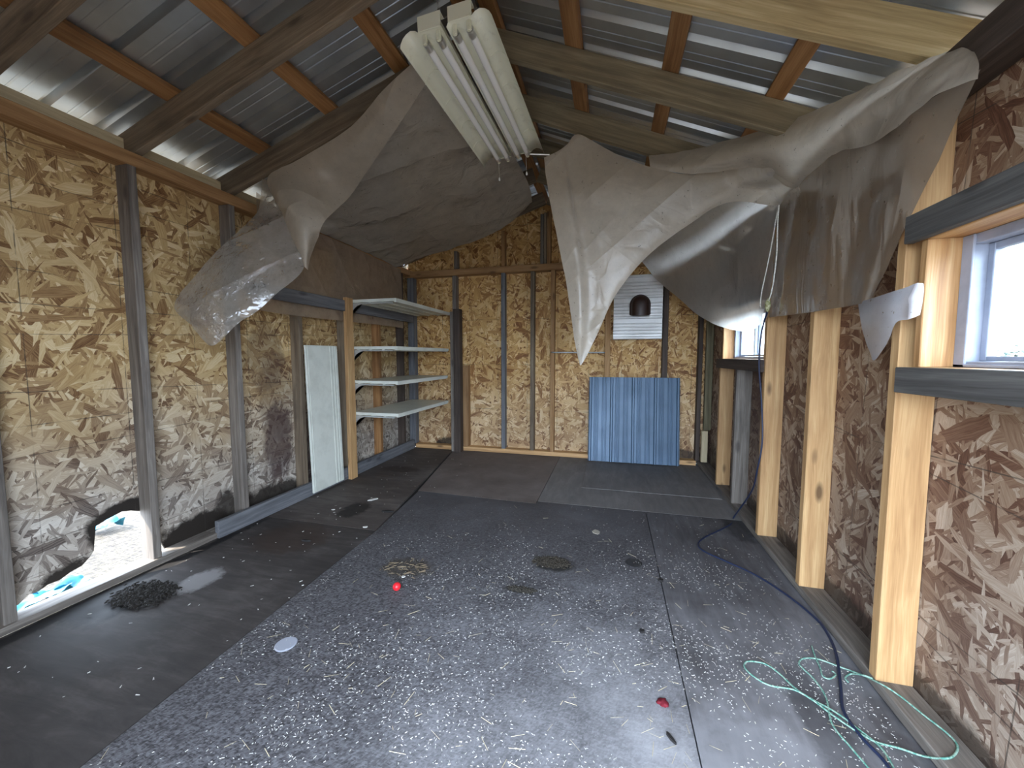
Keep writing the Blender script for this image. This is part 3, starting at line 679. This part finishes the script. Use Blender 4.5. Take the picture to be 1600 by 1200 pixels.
# ------------------------------------------------------------------ plastic sheeting
def sheet_mesh(name, grid, mat, parent, nu=48, nv=48, amp=.012, fr=3.5, seed=0, edge=0.004):
    """grid[i][j] = control points (Vector); smooth surface through them with wrinkles"""
    rows = [[Vector(p) for p in r] for r in grid]
    bm = bmesh.new(); vv = []
    fine = [[cr(r, j/nv) for j in range(nv+1)] for r in rows]
    for i in range(nu+1):
        t = i/nu; line = []
        for j in range(nv+1):
            line.append(cr([fine[k][j] for k in range(len(rows))], t))
        vv.append(line)
    P = []
    for i in range(nu+1):
        l = []
        for j in range(nv+1):
            a = vv[min(i+1, nu)][j]-vv[max(i-1, 0)][j]; b = vv[i][min(j+1, nv)]-vv[i][max(j-1, 0)]
            n = a.cross(b); n = n.normalized() if n.length > 1e-9 else Vector((0, 0, 1))
            p = vv[i][j]
            q = p*fr+Vector((seed, seed*.7, 0))
            k = noise.noise(q)+.5*(1-abs(noise.noise(q*2.1))*2)+.3*noise.noise(q*4.3)
            l.append(bm.verts.new(p+n*k*amp))
        P.append(l)
    for i in range(nu):
        for j in range(nv): bm.faces.new((P[i][j], P[i+1][j], P[i+1][j+1], P[i][j+1]))
    o = link(name, bm, mat, smooth='open')
    adopt(o, parent) if parent else None
    return o
def G(rows, **k): return [[at(*p[:2], **p[2]) if isinstance(p[2], dict) else under(p[0], p[1], -p[2]) if p[2] < 0 else at(p[0], p[1], y=p[2]) for p in r] for r in rows]
def X_(x): return {'x': x}
def under(u, v, gap):
    "where the sight line meets a plane hanging gap metres below the rafters"
    d = ray(u, v)
    for side in (0, 1):
        s_ = SL if side == 0 else -SR
        t = (ZR0-gap-s_*XR0-CAM.z)/(d.z-s_*d.x); p = CAM+d*t
        if t > 0 and (p.x <= XR0) == (side == 0): return p
    return p
left = tag(empty('plastic_sheeting', (-2.2, 3.6, 2.5)), 'torn greyish plastic sheeting hanging from the left roof slope and left wall', 'plastic sheet')
# ceiling part (wall side -> ridge side in each row; rows run front -> back)
sheet_mesh('ceiling_section', G([
    [(474, 350, X_(-2.70)), (515, 305, -.05), (565, 245, -.05), (615, 180, -.05), (660, 125, -.04), (700, 85, -.04)],
    [(540, 380, X_(-2.71)), (590, 322, -.08), (645, 265, -.07), (690, 215, -.05), (730, 178, -.06), (765, 165, -.05)],
    [(590, 403, X_(-2.71)), (635, 360, -.09), (690, 318, -.05), (738, 282, -.08), (780, 252, -.05), (806, 248, -.05)],
    [(614, 415, X_(-2.715)), (655, 385, -.06), (705, 352, -.07), (755, 322, -.06), (800, 298, -.06), (826, 288, -.06)],
    [(622, 418, 4.66), (662, 401, 4.66), (705, 388, 4.64), (755, 371, 4.58), (797, 348, 4.5), (831, 315, 4.4)]]), P_CEIL, left, 60, 60, .02, 2.6, 3)
sheet_mesh('wall_section', G([
    [(400, 300, X_(-2.712)), (474, 352, X_(-2.70)), (540, 382, X_(-2.706)), (590, 405, X_(-2.706)), (626, 421, X_(-2.706))],
    [(402, 390, X_(-2.711)), (470, 410, X_(-2.706)), (540, 425, X_(-2.708)), (590, 440, X_(-2.708)), (628, 455, X_(-2.706))],
    [(395, 450, X_(-2.711)), (470, 458, X_(-2.711)), (540, 470, X_(-2.708)), (592, 480, X_(-2.711)), (629, 488, X_(-2.708))],
    [(385, 482, X_(-2.711)), (460, 493, X_(-2.711)), (540, 502, X_(-2.706)), (595, 508, X_(-2.711)), (630, 513, X_(-2.70))]]), P_WALL, left, 36, 60, .004, 4, 5)
# strap-like fold, from the roof down to a point
sheet_mesh('folded_strap', G([
    [(652, 92, -.02), (658, 100, -.05), (664, 110, -.06), (670, 122, -.08)],
    [(600, 140, -.02), (610, 154, -.07), (622, 168, -.10), (632, 182, -.12)],
    [(548, 198, -.02), (562, 214, -.10), (576, 230, -.14), (588, 246, -.16)],
    [(472, 246, -.02), (500, 268, -.13), (524, 288, -.20), (548, 305, -.24)],
    [(420, 275, 2.28), (452, 305, 2.23), (484, 332, 2.24), (508, 345, 2.30)],
    [(428, 310, 2.3), (454, 340, 2.20), (478, 362, 2.18), (496, 372, 2.3)],
    [(450, 362, 2.26), (464, 380, 2.2), (478, 392, 2.2), (486, 398, 2.28)],
    [(472, 412, 2.26), (475, 416, 2.24), (478, 419, 2.24), (481, 422, 2.26)]]), P_FLAP, left, 60, 24, .006, 4, 8)
sheet_mesh('torn_flap', G([
    [(410, 280, 2.34), (416, 281, 2.33), (422, 286, 2.32), (430, 292, 2.32)],
    [(404, 328, 2.25), (420, 332, 2.24), (436, 338, 2.25), (450, 345, 2.26)],
    [(375, 360, 2.12), (405, 374, 2.13), (440, 388, 2.17), (470, 398, 2.22)],
    [(338, 392, 2.0), (378, 408, 2.01), (422, 420, 2.09), (472, 424, 2.18)],
    [(303, 434, 1.90), (345, 446, 1.93), (390, 454, 1.99), (436, 456, 2.08)],
    [(273, 478, 1.82), (314, 490, 1.84), (358, 494, 1.90), (402, 486, 2.0)],
    [(299, 508, 1.84), (322, 514, 1.85), (348, 514, 1.89), (374, 504, 1.94)],
    [(325, 537, 1.87), (331, 540, 1.87), (338, 538, 1.88), (346, 532, 1.89)]]), P_SHINY, left, 60, 40, .007, 5, 12)

right = tag(empty('plastic_sheeting', (.9, 2.6, 2.2)), 'torn beige plastic sheeting draped from the right roof slope with a long pointed flap', 'plastic sheet')
cols = [[(850, 246, 2.784), (853, 275, 2.790), (862, 330, 2.796), (880, 420, 2.796), (893, 500, 2.790), (903, 562, 2.784)],
        [(872, 236, 2.772), (884, 290, 2.766), (893, 350, 2.760), (903, 430, 2.760), (906, 510, 2.766), (906, 570, 2.778)],
        [(886, 226, 2.784), (896, 290, 2.790), (908, 350, 2.790), (920, 430, 2.790), (922, 500, 2.790), (911, 566, 2.784)],
        [(905, 210, 2.796), (925, 280, 2.772), (936, 350, 2.766), (946, 410, 2.772), (945, 470, 2.778), (932, 525, 2.784)],
        [(958, 238, 2.790), (972, 285, 2.760), (980, 330, 2.754), (986, 372, 2.760), (980, 415, 2.772), (962, 462, 2.784)],
        [(1010, 258, 2.778), (1026, 290, 2.754), (1034, 318, 2.748), (1038, 343, 2.754), (1030, 368, 2.766), (1010, 402, 2.784)],
        [(1070, 271, 2.766), (1082, 290, 2.748), (1088, 305, 2.748), (1090, 320, 2.754), (1086, 336, 2.766), (1072, 354, 2.784)],
        [(1130, 262, 2.748), (1138, 276, 2.736), (1143, 287, 2.742), (1146, 297, 2.748), (1146, 306, 2.766), (1140, 316, 2.790)],
        [(1180, 248, 2.560), (1190, 264, 2.560), (1198, 278, 2.600), (1204, 292, 2.748), (1210, 306, 2.772), (1216, 321, 2.802)],
        [(1226, 228, 2.400), (1234, 244, 2.400), (1240, 258, 2.420), (1244, 272, 2.450), (1246, 284, 2.500), (1244, 293, 2.560)]]
sheet_mesh('pointed_flap', G(cols), P_FLAP, right, 80, 60, .008, 3.2, 21)
sheet_mesh('rolled_edge', G([
    [(1016, 262, 2.79), (1015, 254, 2.80), (1014, 248, 2.83), (1014, 244, 2.86)],
    [(1080, 272, 2.72), (1078, 260, 2.70), (1075, 246, 2.74), (1068, 236, 2.80)],
    [(1140, 266, 2.64), (1135, 250, 2.58), (1132, 234, 2.60), (1130, 222, 2.70)],
    [(1190, 262, 2.56), (1186, 240, 2.46), (1184, 222, 2.46), (1182, 207, 2.56)],
    [(1240, 292, X_(.98)), (1244, 252, 2.32), (1243, 215, 2.26), (1240, 189, 2.36)],
    [(1300, 243, X_(.985)), (1300, 222, 2.08), (1305, 190, 2.04), (1308, 158, 2.14)],
    [(1352, 228, X_(.96)), (1350, 200, 1.90), (1355, 168, 1.86), (1362, 135, 1.95)],
    [(1402, 206, X_(.94)), (1402, 176, 1.74), (1408, 145, 1.72), (1415, 112, 1.80)],
    [(1442, 172, X_(.95)), (1446, 150, 1.60), (1456, 122, 1.58), (1466, 92, 1.66)],
    [(1482, 142, X_(.96)), (1490, 125, 1.52), (1500, 100, 1.51), (1506, 76, 1.55)],
    [(1530, 122, X_(.985)), (1532, 110, X_(.98)), (1532, 96, X_(.985)), (1524, 80, X_(.99))]]), P_FLAP, right, 90, 30, .014, 3.4, 27)
sheet_mesh('wall_section', G([
    [(1216, 321, X_(.985)), (1210, 380, X_(.99)), (1205, 440, X_(.985)), (1200, 496, X_(.98))],
    [(1258, 276, X_(.985)), (1255, 350, X_(1.0)), (1252, 420, X_(.99)), (1250, 490, X_(.995))],
    [(1300, 242, X_(.985)), (1298, 320, X_(.985)), (1295, 400, X_(.98)), (1290, 484, X_(.98))],
    [(1350, 222, X_(.98)), (1342, 310, X_(1.0)), (1335, 395, X_(1.0)), (1322, 479, X_(.995))],
    [(1398, 196, X_(.975)), (1385, 290, X_(.99)), (1366, 390, X_(.985)), (1344, 475, X_(.98))],
    [(1445, 160, X_(.975)), (1418, 270, X_(.985)), (1388, 380, X_(.99)), (1358, 471, X_(.985))],
    [(1530, 108, X_(.985)), (1462, 250, X_(.99)), (1410, 362, X_(.99)), (1364, 463, X_(.985))]]), poly('brownish_clear_film', (.44, .35, .265), .24, .4, .4, .18, .3, 3.5, (1, 1.6, .5)), right, 70, 50, .010, 2.2, 33)
sheet_mesh('backlit_section', G([
    [(1216, 322, X_(.985)), (1212, 365, X_(.985)), (1206, 430, X_(.985)), (1199, 494, X_(.985))],
    [(1165, 292, 3.0), (1164, 370, 3.15), (1170, 440, 3.25), (1173, 517, 3.35)],
    [(1115, 298, 3.25), (1118, 375, 3.6), (1126, 440, 3.75), (1132, 512, 3.85)],
    [(1065, 312, 3.7), (1072, 385, 4.05), (1082, 440, 4.15), (1094, 494, 4.2)],
    [(1018, 335, 4.1), (1030, 390, 4.45), (1045, 430, 4.5), (1064, 468, 4.5)],
    [(975, 372, 4.62), (990, 392, 4.65), (1006, 412, 4.7), (1024, 436, 4.7)]]), P_REAR, right, 60, 50, .010, 3, 41)
scrap = tag(empty('plastic_scrap', (.96, 1.9, 1.5)), 'small curled milky plastic scrap stapled between two pine studs left of the big window', 'plastic scrap')
sheet_mesh('torn_piece', G([
    [(1340, 472, X_(.985)), (1342, 492, X_(.97)), (1347, 520, X_(.97)), (1360, 553, X_(.975))],
    [(1365, 465, X_(.96)), (1366, 487, X_(.95)), (1368, 522, X_(.955)), (1367, 563, X_(.97))],
    [(1392, 456, X_(.955)), (1392, 476, X_(.945)), (1391, 500, X_(.95)), (1384, 540, X_(.96))],
    [(1414, 449, X_(.95)), (1412, 466, X_(.94)), (1409, 484, X_(.945)), (1399, 505, X_(.95))],
    [(1432, 442, X_(.955)), (1428, 460, X_(.95)), (1424, 480, X_(.95)), (1420, 499, X_(.95))],
    [(1444, 443, X_(.975)), (1444, 460, X_(.98)), (1441, 478, X_(.985)), (1438, 492, X_(.985))]]), poly('milky_film', (.62, .62, .66), .12, .4, .4, .25, .2, 4.), scrap, 36, 30, .003, 5, 50)

# ------------------------------------------------------------------ cords and ropes
def rope_mat(name, c0, c1):
    N = NT(name); p = N.pos(); n = N.noise(p, 120, 2); return N.base(N.mix(N.mapr(n, .42, .58), c0, c1), .6)
CORD = flat('navy_cord', (.014, .022, .055), .45)
def plate_z(x): return .05 if x > 1.0 else 0.
def onfloor(pts, r, lift=0):
    out = []
    for u, v in pts:
        p = at(u, v, z=0.001+r); 
        if p.x > 1.01: p = at(u, v, z=.047+r)
        out.append(p+Vector((0, 0, lift)))
    return out
hang = [at(1199, 486, x=.968), at(1190, 520, x=.975), at(1186, 570, x=.965), at(1190, 630, x=.97), at(1191, 690, x=.975), at(1183, 735, x=.96), at(1174, 768, x=.98)]
o = link('extension_cord', tube_bm(hang+[Vector((.97, 3.35, .012))]+onfloor([(1140, 820), (1104, 838), (1091, 849), (1098, 860), (1130, 875), (1180, 898), (1230, 930), (1270, 962), (1290, 985), (1306, 1020), (1313, 1070), (1318, 1110), (1345, 1150), (1380, 1187), (1400, 1215)], .0055), .0055, 8, 6), CORD, smooth=True)
tag(o, 'dark blue extension cord running down the right wall and along the floor', 'cord')
RG = rope_mat('green_rope_fibre', (.09, .27, .21), (.32, .47, .38))
s = lambda L_: [(1000+x/2.667, 850+y/2.667) for x, y in L_]
gr = tag(empty('green_rope', tuple(at(1268, 1050, z=0))), 'tangled thin green rope on the floor at the lower right', 'rope')
for pts in ([(1000, 1010), (950, 933), (880, 850), (800, 750), (775, 640), (730, 570), (680, 520), (662, 498), (680, 478), (740, 480), (830, 512), (920, 545), (1000, 582), (1080, 632), (1180, 712), (1280, 790), (1322, 840), (1310, 880), (1270, 895), (1180, 885), (1080, 852), (980, 825), (900, 780), (800, 712), (720, 652), (640, 608), (540, 590), (470, 550), (435, 512), (450, 490), (520, 500), (580, 540), (650, 605), (730, 655), (820, 705), (920, 780), (1000, 845), (1050, 920), (1060, 960)],
            [(715, 425), (730, 470), (750, 515), (762, 552), (792, 562), (815, 545), (800, 530)], [(868, 577), (855, 558), (880, 542), (930, 548), (970, 562)]):
    o = link('strand', tube_bm(onfloor(s(pts), .0035, .001), .0033, 6, 6), RG, smooth=True); adopt(o, gr)
WR = rope_mat('white_rope_fibre', (.6, .58, .5), (.8, .78, .7))
wr = tag(empty('white_rope', tuple(at(1217, 322, x=.965))), 'white rope loop hanging from the corner of the right plastic sheeting', 'rope')
for pts in ([(1217, 320), (1213, 340), (1206, 380), (1198, 420), (1191, 452), (1188, 474), (1190, 482), (1196, 480), (1200, 468)], [(1217, 321), (1215, 350), (1214, 390), (1210, 430), (1205, 458), (1201, 470), (1200, 482)]):
    adopt(link('strand', tube_bm([at(u, v, x=.955) for u, v in pts], .0038, 7, 5), WR, smooth=True), wr)
k = at(1200, 474, x=.955)
bm = bmesh.new(); bmesh.ops.create_icosphere(bm, subdivisions=3, radius=.022)
for v in bm.verts: v.co = Vector((v.co.x*.7, v.co.y*.7, v.co.z*1.9))*(1+.3*noise.noise(v.co*90))+k+Vector((0, 0, -.01))
adopt(link('knot', bm, rope_mat('mossy_knot', (.2, .2, .07), (.5, .48, .3)), smooth=True), wr)

# ------------------------------------------------------------------ litter on the floor
def blob(name, loc, rx, ry, rz, mat, label, cat, amp=.2, fr=30, sub=3, kind=None, group=None, sm=True):
    bm = bmesh.new(); bmesh.ops.create_icosphere(bm, subdivisions=sub, radius=1)
    for v in bm.verts:
        k = 1+amp*noise.noise(v.co*2.3+Vector((fr, loc[0]*9, 0))); v.co = Vector((v.co.x*rx*k, v.co.y*ry*k, v.co.z*rz*k))
    return tag(link(name, bm, mat, loc=loc, smooth=sm), label, cat, group, kind)
p = at(620, 917, z=.02); blob('red_ball', (p.x, p.y, .0225), .022, .022, .022, flat('red_rubber', (.75, .02, .03), .35), 'small bright red ball on the speckled floor', 'ball', 0, sub=4)
p = at(1036, 1099, z=0); blob('red_scrap', (p.x, p.y, .004), .02, .019, .006, flat('dull_red', (.16, .006, .016), .8), 'flattened dark red scrap on the floor at the lower right', 'scrap', .5)
p = at(447, 1007, z=0); bm = lathe_bm([(.045, 0), (.046, .003), (.042, .005), (.0, .0045)], 32); tag(link('plastic_disc', bm, flat('milky_lid', (.36, .38, .44), .35), loc=(p.x, p.y, .0), smooth=False), 'round translucent grey lid on the floor at the left', 'lid')
p = at(990, 880, z=0); bm = lathe_bm([(.05, 0), (.052, .004), (.046, .006), (.0, .005)], 32); tag(link('dark_disc', bm, flat('black_rubber', (.03, .03, .032), .6), loc=(p.x, p.y, -.001)), 'flat dark disc on the floor near the right plywood strip', 'disc')
def chip(name, u, v, a, b, mat, label, cat, rz=0, th=.004):
    p = at(u, v, z=0); bm = bmesh.new(); n = 9; rr = random.Random(u)
    pts = [(a*math.cos(2*PI*i/n)*rr.uniform(.7, 1.1), b*math.sin(2*PI*i/n)*rr.uniform(.7, 1.1)) for i in range(n)]
    prism(bm, pts, 0, th); o = link(name, bm, mat, loc=(p.x, p.y, .002)); o.rotation_euler = (0, 0, rz); return tag(o, label, cat)
CH = flat('white_chip', (.75, .74, .7), .6); DK = flat('black_bark', (.015, .013, .012), .8); TN = flat('tan_chip', (.36, .33, .27), .7)
chip('paper_scrap', 583, 781, .05, .022, CH, 'white paper scrap on the dark plywood left of the seam', 'scrap', .9)
chip('paper_scrap', 521, 797, .018, .01, CH, 'tiny white scrap on the dark plywood, left of the larger white scrap', 'scrap', .4)
chip('paper_scrap', 571, 824, .02, .014, CH, 'small white scrap beside the seam of the left plywood', 'scrap', .4)
chip('paper_scrap', 630, 902, .012, .010, CH, 'small white scrap just above the red ball', 'scrap', .4)
chip('cardboard_scrap', 931, 832, .03, .036, TN, 'tan cardboard scrap on the speckled floor toward the back right', 'scrap', .3)
chip('bark_piece', 606, 800, .05, .014, DK, 'thin black bark piece near the seam of the left plywood', 'bark', .2, .01)
chip('bark_piece', 478, 846, .035, .010, DK, 'black bark sliver on the left plywood', 'bark', .1, .01)
chip('bark_piece', 1032, 908, .018, .014, DK, 'black crumb on the right plywood near its left seam', 'crumb', .2, .01)
chip('bark_piece', 1003, 988, .014, .012, DK, 'black crumb on the speckled floor left of the plywood seam', 'crumb', .2, .01)
chip('bark_piece', 1048, 1155, .028, .006, DK, 'short black twig on the floor at the lower right', 'twig', -1.0, .008)
# straw and wood chips, more of them toward the doorway and right
def litter(name, n, xr, yr, lr, wr_, mat, label, dens, cl=None):
    bm = bmesh.new(); c = 0; tries = 0
    while c < n and tries < n*30:
        tries += 1; x = R.uniform(*xr); y = R.uniform(*yr)
        if R.random() > dens(x, y): continue
        if cl and noise.noise(Vector((x*2.6, y*2.6, 3)))+.35 < R.random()*.9: continue
        a = R.uniform(0, PI); l = R.uniform(*lr); wd = R.uniform(*wr_); z = .003+R.uniform(0, .003)
        ca, sa = math.cos(a), math.sin(a); h = wd*.45; tl = R.uniform(-.12, .12)*l
        q = [(-l/2, -wd/2, 0), (l/2, -wd/2*.7, tl), (l/2, wd/2*.7, tl), (-l/2, wd/2, 0), (-l/2, 0, h), (l/2, 0, h+tl)]
        v = [bm.verts.new((x+i*ca-j*sa, y+i*sa+j*ca, z+max(k_, 0))) for i, j, k_ in q]
        bm.faces.new((v[0], v[1], v[5], v[4])); bm.faces.new((v[4], v[5], v[2], v[3])); c += 1
    return tag(link(name, bm, mat), label, name.replace('_', ' '), None, 'stuff')
STRAW = flat('dry_straw', (.50, .43, .28), .7); CHIPM = flat('pale_wood_chip', (.56, .55, .50), .7)
dn_ = lambda x, y: max(.04, min(1, (2.9-y)/1.8))*(.25+.75*max(0, min(1, (x+1.7)/2.1)))
litter('straw_bits', 330, (-1.6, 1.0), (.6, 3.2), (.015, .06), (.001, .0026), STRAW, 'scattered thin straw bits strewn over the speckled floor', dn_)
litter('wood_chips', 9000, (-1.62, .98), (.6, 3.3), (.0025, .009), (.0015, .0032), CHIPM, 'countless pale wood chips strewn over the floor, thickest at the lower right', dn_, True)
litter('wood_chips', 120, (-2.65, -1.6), (.9, 4.6), (.004, .018), (.002, .006), CHIPM, 'sparse pale chips on the dark plywood along the left wall', lambda x, y: .5)
def heap(name, u, v, rx, ry, n, mat, label, cat, hl=(.008, .03), asp=.3):
    p = at(u, v, z=0); bm = bmesh.new()
    for _ in range(n):
        a = R.uniform(0, 2*PI); r = math.sqrt(R.random())*R.uniform(.6, 1); x = p.x+rx*r*math.cos(a); y = p.y+ry*r*math.sin(a)
        b = R.uniform(0, PI); l = R.uniform(*hl)/2; wd = l*asp; z = .002+R.random()*.01
        vs_ = [bm.verts.new((x+i*math.cos(b)-j*math.sin(b), y+i*math.sin(b)+j*math.cos(b), z+k_)) for i, j, k_ in ((-l, -wd, 0), (l, -wd, 0), (l, wd, .002), (-l, wd, .002), (0, 0, .006))]
        for t in ((0, 1, 4), (1, 2, 4), (2, 3, 4), (3, 0, 4)): bm.faces.new([vs_[i] for i in t])
    return tag(link(name, bm, mat), label, cat, None, 'stuff')
heap('dirt_crumbs', 862, 880, .14, .075, 500, flat('brown_dung', (.04, .032, .022), .9), 'dark crumbly dirt patch right of the middle of the speckled floor', 'dirt')
heap('dirt_crumbs', 815, 923, .10, .025, 200, flat('dark_dung', (.035, .03, .022), .9), 'narrow dark dirt streak below the crumbly dirt patch', 'dirt')
heap('straw_clump', 632, 890, .17, .13, 60, flat('brown_straw', (.17, .13, .08), .8), 'loose brown straw clump behind the red ball', 'straw', (.02, .06), .025)
heap('rotten_wood', 225, 930, .20, .13, 900, flat('rotted_wood', (.016, .013, .010), .95), 'black rotted wood crumbs on the floor below the hole in the left wall', 'rotten wood', (.006, .028), .6)

# ------------------------------------------------------------------ outside
def gmat():
    N = NT('straw_ground'); p = N.pos(); a = N.noise(N.mapping(p, (9, 40, 9), (0, 0, .5)), 1, 4, .7); b = N.noise(N.mapping(p, (40, 12, 9), (0, 0, -.3)), 1, 4, .7)
    v = N.math('MAXIMUM', a, b); return N.base(N.ramp(v, [(.42, (.015, .011, .007)), (.56, (.06, .048, .032)), (.72, (.15, .13, .10))]), .9, 0, N.bump(v, 1, .03))
bm = bmesh.new(); box(bm, -40, 40, -40, 40, -.4, -.22); tag(link('ground', bm, gmat()), 'straw-strewn ground outside the shed', 'ground', None, 'stuff')
TP = flat('turquoise_tarp', (.02, .17, .26), .4)
for (u, v, l, label) in ((58, 944, .20, 'turquoise tarp scrap outside the hole in the left wall, lowest of three'), (98, 924, .16, 'turquoise tarp scrap outside the hole in the left wall, middle of three'), (163, 826, .16, 'turquoise tarp scrap outside the hole in the left wall, topmost of three')):
    p = at(u, v, z=-.19)
    grid = [[Vector((p.x+(i-1.5)*.06+R.uniform(-.02, .02), p.y+(j-1.5)*l/2.4, -.205+R.uniform(0, .06)+.03*(i % 2))) for j in range(4)] for i in range(4)]
    o = sheet_mesh('tarp_scrap', grid, TP, None, 14, 14, .02, 12, u); tag(o, label, 'tarp')
# a bush beyond the big window
root = tag(empty('bush', (11.9, 15.0, -.2)), 'pale leafy bush outside seen at the corner of the big window', 'bush')
bm = bmesh.new()
for i in range(900):
    d = Vector((R.gauss(0, 1), R.gauss(0, 1), R.gauss(0, 1))).normalized()*R.uniform(.5, 1); c = Vector((d.x*1.3, d.y*1.3, d.z*.9+1.0)); t = Vector((R.gauss(0, 1), R.gauss(0, 1), R.gauss(0, 1))).normalized(); n = d.cross(t).normalized()
    bm.faces.new([bm.verts.new(c+t*.09), bm.verts.new(c+n*.05), bm.verts.new(c-t*.09), bm.verts.new(c-n*.05)])
link('foliage', bm, flat('bush_leaf', (.10, .14, .12), .6), root, smooth='open')
bm = bmesh.new()
for k in range(5): tube_bm([(0, 0, 0), (math.cos(k*1.3)*.25, math.sin(k*1.3)*.25, .6), (math.cos(k*1.3)*.6, math.sin(k*1.3)*.6, 1.3)], .03, 6, 4, bm)
link('stem', bm, RAFT, root)
